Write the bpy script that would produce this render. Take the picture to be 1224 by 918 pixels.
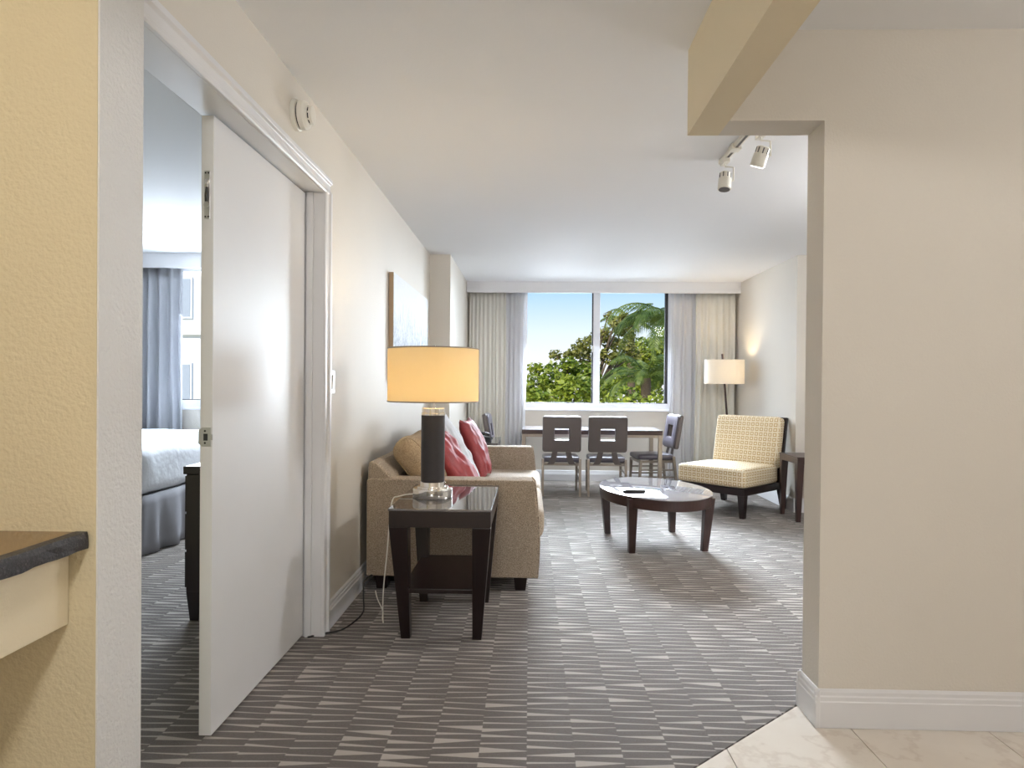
import bpy, bmesh, math, random
from mathutils import Vector, Matrix, noise

# ------------------------------------------------------------------ clear
for o in list(bpy.data.objects): bpy.data.objects.remove(o)
S = bpy.context.scene
C = S.collection
R = math.radians
PI = math.pi

# ------------------------------------------------------------------ camera
CAM_H = 1.195
cam_d = bpy.data.cameras.new('camera'); cam = bpy.data.objects.new('camera', cam_d); C.objects.link(cam)
cam_d.sensor_fit = 'HORIZONTAL'; cam_d.sensor_width = 36.0; cam_d.lens = 800.0/1224*36
cam_d.shift_y = 6.0/1224; cam_d.clip_start = 0.05; cam_d.clip_end = 400
cam.matrix_world = Matrix.Translation((0, 0, CAM_H)) @ Matrix.Rotation(R(1.515), 4, 'Z') @ Matrix.Rotation(R(90-.383), 4, 'X') @ Matrix.Rotation(R(.462), 4, 'Z')
S.camera = cam
ROT = cam.matrix_world.to_3x3()

def pix(x, y, Y):
    """point on the plane at depth Y seen at a photo pixel"""
    d = ROT @ Vector(((x-612)/800, -(y-459-6)/800, -1))
    t = Y/d.y
    return Vector((d.x*t, Y, CAM_H+d.z*t))

# ------------------------------------------------------------------ colour management
S.view_settings.view_transform = 'Standard'
S.view_settings.look = 'None'
S.view_settings.gamma = 1.0
S.view_settings.use_curve_mapping = False
S.view_settings.exposure = 0.15

def lin(r, g, b):
    f = lambda c: (c/255/12.92) if c/255 <= .04045 else ((c/255+.055)/1.055)**2.4
    return (f(r), f(g), f(b), 1)

# ------------------------------------------------------------------ world: clear sky, white haze low down, blue above
w = bpy.data.worlds.new('sky'); S.world = w; w.use_nodes = True
nt = w.node_tree; nt.nodes.clear()
out = nt.nodes.new('ShaderNodeOutputWorld'); bg = nt.nodes.new('ShaderNodeBackground')
tc = nt.nodes.new('ShaderNodeTexCoord'); sp = nt.nodes.new('ShaderNodeSeparateXYZ'); rp = nt.nodes.new('ShaderNodeValToRGB')
nt.links.new(tc.outputs['Generated'], sp.inputs[0]); nt.links.new(sp.outputs['Z'], rp.inputs[0])
el = rp.color_ramp.elements
el[0].position = 0.0; el[0].color = (.95, .97, 1, 1)
el[1].position = 1.0; el[1].color = (.12, .32, .80, 1)
for p, c in ((.035, (.93, .97, 1, 1)), (.075, (.80, .92, 1, 1)), (.14, (.44, .70, 1, 1)), (.4, (.24, .5, .95, 1))):
    e = el.new(p); e.color = c
nt.links.new(rp.outputs[0], bg.inputs[0]); bg.inputs[1].default_value = 1.0
nt.links.new(bg.outputs[0], out.inputs[0])

# ------------------------------------------------------------------ sun and daylight through the windows
def light(name, kind, loc, energy, color=(1, 1, 1), **kw):
    d = bpy.data.lights.new(name, kind); d.energy = energy; d.color = color
    for k, v in kw.items(): setattr(d, k, v)
    o = bpy.data.objects.new(name, d); C.objects.link(o); o.location = loc
    return o
def aim(o, d): o.rotation_euler = Vector(d).to_track_quat('-Z', 'Y').to_euler()

sun = light('sun', 'SUN', (0, -5, 20), 4.6, (1, .95, .85), angle=R(.5)); aim(sun, (.45, .75, -.75))
DAY = (.80, .90, 1.0)
# daylight entering at the windows: from the sky downwards, from the sunlit street upwards, and sideways to both walls
def daylight(name, loc, sx, sz, e, d, spread):
    o = light(name, 'AREA', loc, e, DAY, shape='RECTANGLE', size=sx, size_y=sz, spread=R(spread)); aim(o, d); return o
def ang(az, el): return (math.sin(R(az))*math.cos(R(el)), -math.cos(R(az))*math.cos(R(el)), math.sin(R(el)))
LW = (.83, 8.47, 1.62)
daylight('daylight_sky', LW, 1.7, 1.3, 120, ang(0, -62), 108)
daylight('daylight_sky_deep', LW, 1.7, 1.3, 48, ang(0, -26), 32)
daylight('daylight_street', LW, 1.7, 1.3, 1.5, ang(0, 62), 108)
daylight('daylight_street_deep', LW, 1.7, 1.3, 3.2, ang(0, 21), 30)
daylight('daylight_sofa_side', LW, 1.7, 1.3, 7, ang(-50, 0), 78)
daylight('daylight_sofa_side_deep', LW, 1.7, 1.3, 6.5, ang(-27, 0), 27)
daylight('daylight_lamp_side', LW, 1.7, 1.3, 7, ang(50, 0), 78)
BW_ = (-2.75, 6.72, 1.6)
daylight('daylight_bedroom_sky', BW_, 1.5, 1.2, 95, ang(0, -40), 120)
daylight('daylight_bedroom_street', BW_, 1.5, 1.2, 34, ang(0, 50), 90)

# ------------------------------------------------------------------ node helpers
class NT:
    def __init__(s, name):
        s.m = bpy.data.materials.new(name); s.m.use_nodes = True; s.t = s.m.node_tree; s.t.nodes.clear()
        s.out = s.t.nodes.new('ShaderNodeOutputMaterial')
    def n(s, typ, **kw):
        nd = s.t.nodes.new(typ)
        for k, v in kw.items(): setattr(nd, k, v)
        return nd
    def put(s, sock, v):
        if v is None: return
        if hasattr(v, 'is_linked') or isinstance(v, bpy.types.NodeSocket): s.t.links.new(v, sock)
        else: sock.default_value = v
    def m_(s, op, a, b=None, c=None, clamp=False):
        nd = s.n('ShaderNodeMath', operation=op, use_clamp=clamp)
        s.put(nd.inputs[0], a)
        if b is not None: s.put(nd.inputs[1], b)
        if c is not None: s.put(nd.inputs[2], c)
        return nd.outputs[0]
    def mix(s, f, a, b):
        nd = s.n('ShaderNodeMix', data_type='RGBA'); s.put(nd.inputs[0], f); s.put(nd.inputs[6], a); s.put(nd.inputs[7], b); return nd.outputs[2]
    def pos(s, kind='Object'):
        if kind == 'World': v = s.n('ShaderNodeNewGeometry').outputs['Position']
        else: v = s.n('ShaderNodeTexCoord').outputs[kind]
        return v
    def xyz(s, v):
        nd = s.n('ShaderNodeSeparateXYZ'); s.put(nd.inputs[0], v); return nd.outputs
    def noise(s, v, scale, detail=2, rough=.5):
        nd = s.n('ShaderNodeTexNoise'); s.put(nd.inputs['Vector'], v); nd.inputs['Scale'].default_value = scale
        nd.inputs['Detail'].default_value = detail; nd.inputs['Roughness'].default_value = rough; return nd.outputs['Fac']
    def scaled(s, v, k):
        nd = s.n('ShaderNodeVectorMath', operation='MULTIPLY'); s.put(nd.inputs[0], v); nd.inputs[1].default_value = k; return nd.outputs[0]
    def ramp(s, f, stops):
        nd = s.n('ShaderNodeValToRGB'); s.put(nd.inputs[0], f); e = nd.color_ramp.elements
        e[0].position, e[0].color = stops[0]; e[1].position, e[1].color = stops[-1]
        for p, c in stops[1:-1]: q = e.new(p); q.color = c
        return nd.outputs[0]
    def bump(s, h, st, dist=.01):
        nd = s.n('ShaderNodeBump'); nd.inputs['Strength'].default_value = st; nd.inputs['Distance'].default_value = dist; s.put(nd.inputs['Height'], h); return nd.outputs[0]
    def bsdf(s, col, rough=.5, metal=0, normal=None, **kw):
        nd = s.n('ShaderNodeBsdfPrincipled'); s.put(nd.inputs['Base Color'], col); s.put(nd.inputs['Roughness'], rough); s.put(nd.inputs['Metallic'], metal)
        if normal is not None: s.put(nd.inputs['Normal'], normal)
        for k, v in kw.items(): s.put(nd.inputs[k.replace('_', ' ')], v)
        return nd.outputs[0]
    def done(s, sh): s.t.links.new(sh, s.out.inputs[0]); return s.m

def m_plain(name, col, rough=.5, metal=0, var=.06, nscale=8, bump=0, bscale=200, bdist=.003, stretch=(1, 1, 1), kind='Object', **kw):
    t = NT(name); p = t.pos(kind); ps = t.scaled(p, stretch)
    f = t.noise(ps, nscale, 3)
    dk = tuple(c*(1-var) for c in col[:3])+(1,); lt = tuple(min(1, c*(1+var)) for c in col[:3])+(1,)
    c = t.mix(f, dk, lt)
    nrm = t.bump(t.noise(p, bscale, 2), bump, bdist) if bump else None
    return t.done(t.bsdf(c, rough, metal, nrm, **kw))

def m_fabric(name, c1, c2, rough=.9, scale=350, bump=.35, **kw):
    t = NT(name); p = t.pos('Object'); f = t.noise(p, scale, 2, .6); g = t.noise(p, 6, 2)
    c = t.mix(t.m_('MULTIPLY_ADD', t.m_('SUBTRACT', f, .5), 2.4, .5, clamp=True), c1, c2)
    c = t.mix(t.m_('MULTIPLY', g, .25), c, c1)
    return t.done(t.bsdf(c, rough, 0, t.bump(f, bump, .002), **kw))

def m_cloth(name, col, trans=.35, var=.05):
    t = NT(name); p = t.pos('Object'); f = t.noise(t.scaled(p, (1, 1, .2)), 60, 2)
    c = t.mix(f, tuple(x*(1-var) for x in col[:3])+(1,), col)
    d = t.n('ShaderNodeBsdfDiffuse'); t.put(d.inputs[0], c); tr = t.n('ShaderNodeBsdfTranslucent'); t.put(tr.inputs[0], c)
    mx = t.n('ShaderNodeMixShader'); mx.inputs[0].default_value = trans; t.t.links.new(d.outputs[0], mx.inputs[1]); t.t.links.new(tr.outputs[0], mx.inputs[2])
    return t.done(mx.outputs[0])

def m_carpet():
    t = NT('carpet_wedges'); P = t.pos('World'); x, y, z = t.xyz(P)
    jit = t.m_('MULTIPLY', t.m_('SUBTRACT', t.noise(P, 420, 1), .5), .18)
    jx = t.m_('MULTIPLY', t.m_('SUBTRACT', t.noise(P, 300, 1), .5), .05)
    u = t.m_('ADD', t.m_('DIVIDE', x, .155), jx); i = t.m_('FLOOR', u); fu = t.m_('SUBTRACT', u, i)
    wn = t.n('ShaderNodeTexWhiteNoise', noise_dimensions='1D'); t.put(wn.inputs['W'], i)
    v = t.m_('ADD', t.m_('DIVIDE', y, .044), t.m_('MULTIPLY', wn.outputs['Value'], 37.0)); v = t.m_('ADD', v, jit)
    j = t.m_('FLOOR', v); fv = t.m_('SUBTRACT', v, j)
    cb = t.n('ShaderNodeCombineXYZ'); t.put(cb.inputs[0], i); t.put(cb.inputs[1], j)
    w2 = t.n('ShaderNodeTexWhiteNoise', noise_dimensions='2D'); t.put(w2.inputs['Vector'], cb.outputs[0])
    r, g, b = t.xyz(w2.outputs['Color'])
    flip = t.m_('GREATER_THAN', g, .35)
    e = t.m_('ABSOLUTE', t.m_('SUBTRACT', flip, fu))
    wa = t.m_('MULTIPLY_ADD', t.m_('POWER', r, 3), .62, .14)
    wid = t.m_('ADD', t.m_('MULTIPLY', wa, e), .15)
    ctr = t.m_('ADD', .5, t.m_('MULTIPLY', t.m_('SUBTRACT', b, .5), t.m_('MULTIPLY', t.m_('SUBTRACT', fu, .5), .55)))
    dist = t.m_('ABSOLUTE', t.m_('SUBTRACT', fv, ctr))
    mask = t.m_('MULTIPLY', t.m_('SUBTRACT', t.m_('MULTIPLY', wid, .5), dist), 14, clamp=True)
    fine = t.noise(P, 700, 2, .7)
    dark = t.mix(fine, lin(52, 44, 40), lin(98, 87, 80)); lite = t.mix(fine, lin(132, 123, 114), lin(198, 189, 180))
    c = t.mix(mask, dark, lite)
    h = t.m_('ADD', t.m_('MULTIPLY', fine, .7), t.m_('MULTIPLY', mask, .3))
    return t.done(t.bsdf(c, .95, 0, t.bump(h, .6, .006), **{'Sheen_Weight': .25}))

def m_marble():
    t = NT('cream_marble_tile'); P = t.pos('World'); n1 = t.noise(P, 2.5, 6, .62)
    v = t.m_('ABSOLUTE', t.m_('SUBTRACT', t.noise(P, 3.1, 5, .6), .5)); vein = t.m_('SUBTRACT', 1, t.m_('MULTIPLY', v, 30), clamp=True)
    c = t.mix(n1, lin(216, 204, 190), lin(240, 233, 223)); c = t.mix(t.m_('MULTIPLY', vein, .2), c, lin(168, 142, 122))
    return t.done(t.bsdf(c, .22))

def m_granite():
    t = NT('brown_granite'); P = t.pos('World'); n1 = t.noise(P, 130, 3, .7); n2 = t.noise(P, 420, 2, .7)
    c = t.ramp(n1, [(.3, lin(66, 48, 28)), (.5, lin(120, 88, 48)), (.62, lin(150, 112, 62)), (.8, lin(60, 46, 32))])
    c = t.mix(t.m_('GREATER_THAN', n2, .66), c, lin(28, 24, 22))
    return t.done(t.bsdf(c, .12))

def m_granite_edge():
    t = NT('black_granite_edge'); P = t.pos('World'); n2 = t.noise(P, 160, 3, .7)
    c = t.ramp(n2, [(.35, lin(34, 32, 34)), (.6, lin(58, 56, 58)), (.75, lin(120, 116, 112))])
    return t.done(t.bsdf(c, .5, 0, t.bump(n2, .5, .004)))

def m_squares():
    t = NT('gold_square_weave'); P = t.pos('Object'); x, y, z = t.xyz(P); nx, ny, nz = t.xyz(t.pos('Normal'))
    def pat(a, b):
        s = .047
        f = lambda q: t.m_('ABSOLUTE', t.m_('SUBTRACT', t.m_('FRACT', t.m_('DIVIDE', q, s)), .5))
        m = t.m_('MAXIMUM', f(a), f(b))
        return t.m_('MULTIPLY', t.m_('GREATER_THAN', m, .20), t.m_('LESS_THAN', m, .36))
    ax, ay, az = [t.m_('POWER', t.m_('ABSOLUTE', q), 6) for q in (nx, ny, nz)]
    tot = t.m_('ADD', t.m_('ADD', ax, ay), az)
    m = t.m_('ADD', t.m_('ADD', t.m_('MULTIPLY', pat(y, z), ax), t.m_('MULTIPLY', pat(x, z), ay)), t.m_('MULTIPLY', pat(x, y), az))
    m = t.m_('DIVIDE', m, tot)
    c = t.mix(m, lin(228, 216, 190), lin(188, 158, 108))
    return t.done(t.bsdf(c, .8, 0, t.bump(m, .3, .003)))

def m_wood(name, c1, c2, rough=.3):
    t = NT(name); P = t.pos('Object'); f = t.noise(t.scaled(P, (9, 9, 1.5)), 9, 4, .6)
    return t.done(t.bsdf(t.mix(f, c1, c2), rough, Coat_Weight=.1))

def m_glass(name, refl=.09, tint=(1, 1, 1, 1)):
    t = NT(name); tr = t.n('ShaderNodeBsdfTransparent'); tr.inputs[0].default_value = tint; gl = t.n('ShaderNodeBsdfGlossy'); gl.inputs['Roughness'].default_value = .02
    fr = t.n('ShaderNodeFresnel'); fr.inputs[0].default_value = 1.1
    mx = t.n('ShaderNodeMixShader'); t.t.links.new(fr.outputs[0], mx.inputs[0]); t.t.links.new(tr.outputs[0], mx.inputs[1]); t.t.links.new(gl.outputs[0], mx.inputs[2])
    return t.done(mx.outputs[0])

def m_leaf(name, cols, ns=1.2):
    t = NT(name); P = t.pos('World'); f = t.noise(P, ns, 3, .7); g = t.noise(P, 9, 1)
    c = t.ramp(t.m_('ADD', t.m_('MULTIPLY', f, .6), t.m_('MULTIPLY', g, .4)), [(.25+.5*k/(len(cols)-1), q) for k, q in enumerate(cols)])
    d = t.bsdf(c, .45); tr = t.n('ShaderNodeBsdfTranslucent'); t.put(tr.inputs[0], c)
    mx = t.n('ShaderNodeMixShader'); mx.inputs[0].default_value = .35; t.t.links.new(d, mx.inputs[1]); t.t.links.new(tr.outputs[0], mx.inputs[2])
    return t.done(mx.outputs[0])

def m_emit(name, col, st):
    t = NT(name); e = t.n('ShaderNodeEmission'); e.inputs[0].default_value = col; e.inputs[1].default_value = st; return t.done(e.outputs[0])

def m_art():
    t = NT('abstract_canvas'); P = t.pos('Object'); x, y, z = t.xyz(P)
    f = t.noise(t.scaled(P, (1, 3, 1)), 5, 6, .75); g = t.noise(P, 38, 4, .8)
    h = t.m_('ADD', t.m_('MULTIPLY', z, -1.2), t.m_('MULTIPLY', t.m_('SUBTRACT', f, .5), .9))
    a = t.mix(t.m_('MULTIPLY', g, .6), lin(236, 238, 240), lin(196, 202, 210))
    b = t.mix(t.m_('MULTIPLY_ADD', t.m_('SUBTRACT', g, .5), 3, .45, clamp=True), lin(214, 222, 230), lin(104, 124, 150))
    return t.done(t.bsdf(t.mix(t.m_('MULTIPLY_ADD', h, 3.2, .62, clamp=True), a, b), .7, 0, t.bump(g, .3, .004)))

# ------------------------------------------------------------------ materials
M = {}
M['wall'] = m_plain('cream_wall_paint', lin(218, 212, 202), .62, 0, .02, 3, .35, 130, .004, kind='World')
M['wall_yellow'] = m_plain('warm_cream_wall_paint', lin(228, 215, 186), .6, 0, .02, 3, .3, 110, .004, kind='World')
M['wall_rough'] = m_plain('rough_cream_wall_paint', lin(208, 195, 162), .55, 0, .02, 3, .5, 95, .006, kind='World')
M['pier_end'] = m_plain('pale_grey_plaster', lin(222, 221, 219), .55, 0, .02, 3, .7, 95, .006, kind='World')
M['ceiling'] = m_plain('white_ceiling_paint', lin(238, 239, 241), .8, 0, .01, 2, .15, 90, .003, kind='World')
M['trim'] = m_plain('white_gloss_trim', lin(226, 226, 228), .28, 0, .01, 5)
M['door'] = m_plain('white_door_paint', lin(226, 226, 227), .42, 0, .02, 4, .12, 160, .002)
M['carpet'] = m_carpet()
M['grout'] = m_plain('tile_grout', lin(120, 108, 98), .9)
M['tile'] = m_marble()
M['granite'] = m_granite(); M['granite_edge'] = m_granite_edge()
M['dark_wood'] = m_wood('espresso_wood', lin(20, 11, 12), lin(36, 21, 21), .3)
M['brown_wood'] = m_wood('dark_brown_wood', lin(44, 30, 28), lin(72, 50, 46), .3)
M['table_glass'] = m_plain('dark_glass_top', lin(84, 82, 86), .03, 0, .01, IOR=2.2)
M['coffee_glass'] = m_plain('grey_glass_top', lin(132, 130, 134), .03, 0, .01, IOR=1.9)
M['glass'] = m_glass('window_glass')
M['frame_white'] = m_plain('white_window_frame', lin(232, 233, 238), .35, 0, .01)
M['gasket'] = m_plain('black_gasket', lin(40, 40, 44), .6)
M['chrome'] = m_plain('polished_chrome', (.86, .84, .80, 1), .08, 1, .01)
M['steel'] = m_plain('brushed_steel', (.55, .55, .56, 1), .3, 1, .04)
M['bronze'] = m_plain('grey_bronze_metal', lin(150, 140, 130), .35, .7, .03)
M['leather_dark'] = m_plain('charcoal_leather', lin(46, 40, 40), .5, 0, .08, 40, .2, 300, .002)
M['lamp_leather'] = m_plain('black_leather_wrap', lin(44, 40, 42), .42, 0, .1, 40, .3, 260, .002)
M['chair_back'] = m_plain('taupe_vinyl_shell', lin(92, 84, 82), .5, 0, .04, 20, .15, 300, .002)
M['chair_pad'] = m_plain('slate_vinyl_pad', lin(86, 82, 92), .32, 0, .04, 20, .1, 200, .002)
M['sofa'] = m_fabric('taupe_sofa_weave', lin(112, 97, 82), lin(204, 188, 168), .9, 190, .4)
M['cushion'] = m_fabric('tan_cushion_weave', lin(138, 116, 88), lin(204, 182, 150), .9, 190, .4)
M['red'] = m_fabric('coral_red_silk', lin(122, 32, 38), lin(172, 60, 62), .5, 240, .2)
M['white_fabric'] = m_fabric('pale_grey_pillow', lin(206, 208, 214), lin(232, 233, 238), .8, 200, .1)
M['squares'] = m_squares()
M['drape'] = m_cloth('linen_drape', lin(240, 238, 230), .3)
M['bed_drape'] = m_cloth('blue_grey_drape', lin(196, 198, 204), .25)
M['sheer'] = m_cloth('white_sheer', lin(240, 240, 242), .5, .02)
M['shade_amber'] = m_cloth('parchment_shade', lin(244, 228, 190), .34, .02)
M['shade_white'] = m_cloth('white_linen_shade', lin(242, 236, 224), .2, .02)
M['bulb'] = m_emit('warm_bulb', (1, .78, .48, 1), 12)
M['led'] = m_emit('spot_lens', (1, .97, .92, 1), 3.0)
M['dome'] = m_emit('opal_dome', (1, .86, .66, 1), 3)
M['white_plastic'] = m_plain('white_plastic', lin(232, 229, 220), .35)
M['grey_plastic'] = m_plain('grey_plastic', lin(96, 96, 98), .5)
M['black_plastic'] = m_plain('black_plastic', lin(24, 24, 26), .4)
M['art'] = m_art(); M['art_edge'] = m_plain('tan_canvas_edge', lin(172, 148, 122), .7)
M['sheet'] = m_plain('white_bed_sheet', lin(226, 230, 238), .8, 0, .03, 5, .3, 14, .02)
M['skirt'] = m_plain('grey_bed_skirt', lin(142, 142, 148), .8, 0, .05, 30)
M['bark'] = m_plain('tree_bark', lin(96, 80, 62), .9, 0, .2, 6)
M['leaf_green'] = m_leaf('green_leaves', [lin(50, 70, 18), lin(104, 126, 34), lin(160, 168, 56), lin(210, 204, 96)])
M['leaf_olive'] = m_leaf('olive_leaves', [lin(62, 66, 22), lin(116, 118, 44), lin(164, 158, 84), lin(198, 186, 118)])
M['leaf_palm'] = m_leaf('palm_leaflets', [lin(40, 54, 20), lin(84, 106, 40), lin(130, 144, 62), lin(180, 184, 106)])
M['ground'] = m_plain('lawn', lin(86, 104, 56), .9, 0, .2, .5)
M['facade'] = m_plain('pale_facade', lin(236, 234, 230), .8, 0, .02, 1)
M['facade_win'] = m_plain('facade_window', lin(170, 178, 188), .2)

# ------------------------------------------------------------------ mesh helpers
class MB:
    def __init__(s): s.v = []; s.f = []
    def add(s, vs, fs):
        b = len(s.v); s.v += [tuple(q) for q in vs]; s.f += [tuple(b+i for i in f) for f in fs]; return s
    def box(s, x0, x1, y0, y1, z0, z1):
        return s.frustum((x0, x1, y0, y1, z0), (x0, x1, y0, y1, z1))
    def frustum(s, lo, hi):
        a, b, c, d, z = lo; e, f, g, h, z2 = hi
        return s.add([(a, c, z), (b, c, z), (b, d, z), (a, d, z), (e, g, z2), (f, g, z2), (f, h, z2), (e, h, z2)],
                     [(3, 2, 1, 0), (4, 5, 6, 7), (0, 1, 5, 4), (1, 2, 6, 5), (2, 3, 7, 6), (3, 0, 4, 7)])
    def prism(s, poly, a0, a1, axis='z'):
        mp = {'z': lambda p, q: (p[0], p[1], q), 'y': lambda p, q: (p[0], q, p[1]), 'x': lambda p, q: (q, p[0], p[1])}[axis]
        n = len(poly); vs = [mp(p, a0) for p in poly]+[mp(p, a1) for p in poly]
        return s.add(vs, [tuple(range(n))[::-1], tuple(range(n, 2*n))]+[(i, (i+1) % n, n+(i+1) % n, n+i) for i in range(n)])
    def lathe(s, prof, n=32, c=(0, 0, 0), axis='z', sx=1, sy=1):
        vs = []; fs = []
        for r, z in prof:
            for k in range(n):
                t = 2*PI*k/n; q = (r*math.cos(t)*sx, r*math.sin(t)*sy, z)
                if axis == 'x': q = (q[2], q[0], q[1])
                if axis == 'y': q = (q[0], q[2], q[1])
                vs.append((q[0]+c[0], q[1]+c[1], q[2]+c[2]))
        m = len(prof)
        for i in range(m-1):
            for k in range(n): fs.append((i*n+k, i*n+(k+1) % n, (i+1)*n+(k+1) % n, (i+1)*n+k))
        if prof[0][0] > 0: fs.append(tuple(range(n))[::-1])
        if prof[-1][0] > 0: fs.append(tuple((m-1)*n+k for k in range(n)))
        return s.add(vs, fs)
    def tube(s, pts, r, n=8, r2=None):
        pts = [Vector(p) for p in pts]; m = len(pts); up = Vector((0, 0, 1)); vs = []; fs = []; pu = None
        for i, p in enumerate(pts):
            d = (pts[min(i+1, m-1)]-pts[max(i-1, 0)]).normalized()
            if pu is None:
                pu = d.orthogonal().normalized() if abs(d.dot(up)) > .95 else d.cross(up).normalized()
            else:
                pu = (pu-d*pu.dot(d)).normalized()
            q = d.cross(pu); rr = r if r2 is None else r+(r2-r)*i/(m-1)
            for k in range(n):
                t = 2*PI*k/n+PI/n; vs.append(p+pu*rr*math.cos(t)+q*rr*math.sin(t))
        for i in range(m-1):
            for k in range(n): fs.append((i*n+k, i*n+(k+1) % n, (i+1)*n+(k+1) % n, (i+1)*n+k))
        fs.append(tuple(range(n))[::-1]); fs.append(tuple((m-1)*n+k for k in range(n)))
        return s.add(vs, fs)
    def puff(s, cx, cy, cz, sx, sy, sz, r, puff=0, n=10, wob=0, seed=0):
        """rounded box whose top and bottom bulge"""
        idx = {}; vs = []; fs = []
        def vert(u, v, w):
            key = (round(u, 5), round(v, 5), round(w, 5))
            if key in idx: return idx[key]
            p = Vector((u*sx/2, v*sy/2, w*sz/2)); inn = Vector((max(-sx/2+r, min(sx/2-r, p.x)), max(-sy/2+r, min(sy/2-r, p.y)), max(-sz/2+r, min(sz/2-r, p.z))))
            d = p-inn
            if d.length > 1e-9: p = inn+d.normalized()*r
            p.z += w*puff*(1-u*u)*(1-v*v)
            if wob: p += d.normalized()*wob*noise.noise(p*7+Vector((seed*3.1, 0, 0))) if d.length > 1e-9 else Vector((0, 0, wob*noise.noise(p*7)))
            idx[key] = len(vs); vs.append((p.x+cx, p.y+cy, p.z+cz)); return idx[key]
        g = [math.sin(PI/2*(-1+2*i/n)) for i in range(n+1)]
        for ax in range(3):
            for sg in (-1, 1):
                for i in range(n):
                    for j in range(n):
                        q = []
                        for a, b in ((i, j), (i+1, j), (i+1, j+1), (i, j+1)):
                            c = [0, 0, 0]; c[ax] = sg; c[(ax+1) % 3] = g[a]; c[(ax+2) % 3] = g[b]; q.append(vert(*c))
                        fs.append(tuple(q) if sg > 0 else tuple(q[::-1]))
        return s.add(vs, fs)
    def pillow(s, w, h, t, n=26, seed=0, wr=.016):
        """throw pillow in its own x (width), z (height) plane, base at z=0"""
        vs = []; fs = []; nv = (n+1)**2; rnd = Vector((seed*5.7, seed*1.3, 0))
        for sd in (1, -1):
            for i in range(n+1):
                for j in range(n+1):
                    u = -1+2*i/n; v = -1+2*j/n
                    x = w/2*u*(1-.10*(1-v*v)*u*u); z = h/2*v*(1-.10*(1-u*u)*v*v)
                    k = max(0, (1-u*u)*(1-v*v)); y = sd*t/2*k**.42
                    nz = noise.noise(Vector((x*9, sd*3, z*9))+rnd)+.7*noise.noise(Vector((x*26, sd, z*9))+rnd)+.4*noise.noise(Vector((x*14, sd, z*45))+rnd)
                    y += sd*wr*nz*min(1, k*5)
                    vs.append((x, y, z+h/2))
            b = 0 if sd > 0 else nv
            for i in range(n):
                for j in range(n):
                    q = (b+i*(n+1)+j, b+i*(n+1)+j+1, b+(i+1)*(n+1)+j+1, b+(i+1)*(n+1)+j)
                    fs.append(q if sd > 0 else q[::-1])
        return s.add(vs, fs)
    def xf(s, M4):
        s.v = [tuple(M4 @ Vector(q)) for q in s.v]; return s
    def mesh(s, name, mat, smooth=0, merge=True):
        me = bpy.data.meshes.new(name); me.from_pydata(s.v, [], s.f)
        bm = bmesh.new(); bm.from_mesh(me)
        if merge: bmesh.ops.remove_doubles(bm, verts=bm.verts, dist=1e-5)
        bmesh.ops.recalc_face_normals(bm, faces=bm.faces); bm.to_mesh(me); bm.free()
        me.materials.append(mat)
        if smooth:
            me.polygons.foreach_set('use_smooth', [True]*len(me.polygons)); me.set_sharp_from_angle(angle=R(smooth))
        return me
    def build(s, name, mat, parent=None, smooth=0, bevel=0, seg=2, label=None, merge=True):
        o = bpy.data.objects.new(name, s.mesh(name, mat, smooth, merge)); C.objects.link(o)
        if parent: o.parent = parent
        if bevel:
            b = o.modifiers.new('bevel', 'BEVEL'); b.width = bevel; b.segments = seg; b.limit_method = 'ANGLE'; b.angle_limit = R(40)
        if label: o['label'] = label
        return o

def tag(o, label, cat, group=None, kind=None):
    o['label'] = label; o['category'] = cat
    if group: o['group'] = group
    if kind: o['kind'] = kind
    return o
def thing(name, label, cat, loc=(0, 0, 0), rz=0, group=None, kind=None):
    o = bpy.data.objects.new(name, None); C.objects.link(o); o.location = loc; o.rotation_euler = (0, 0, rz); o.empty_display_size = .1
    return tag(o, label, cat, group, kind)
def struct(o, label, cat): return tag(o, label, cat, kind='structure')
def copy_tree(o, parent=None):
    c = o.copy(); C.objects.link(c); c.parent = parent
    for k in [q for q in bpy.data.objects if q.parent == o]: copy_tree(k, c)
    return c

# ------------------------------------------------------------------ room dimensions
XL, H = -.974, 2.447
YF, YB, XR = 2.382, 2.523, 1.027            # right partition, its front, back and open edge
ZL = 2.130                                  # underside of lintel and beam
YW = 8.36                                   # window wall
YC = 6.46                                   # columns
XWR = 2.533
PY0, PY1, PX = 1.412, 1.576, -.930          # pier

# ---- floors
DG = lambda x: 2.518+.883*(x-.993)
sub = MB(); sub.box(-5, 3.1, -2.4, 6.7, -.14, -.012); sub.box(-1.1, 3.1, 6.7, 8.5, -.14, -.012)
floor = struct(sub.build('floor', M['grout']), 'cream marble tile floor in front of the cream partition wall', 'floor')
car = MB(); car.prism([(-.985, DG(-.985)), (XR+.05, DG(XR+.05)), (XR+.05, YB-.05), (2.98, YB-.05), (2.98, 6.6), (2.6, 6.6), (2.6, 8.4), (-.9, 8.4), (-.9, 6.64), (-4.9, 6.64), (-4.9, 1.5), (-.985, 1.5)], -.012, 0)
struct(car.build('floor_carpet', M['carpet']), 'grey-brown carpet woven with pale wedge stripes', 'carpet')
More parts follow.
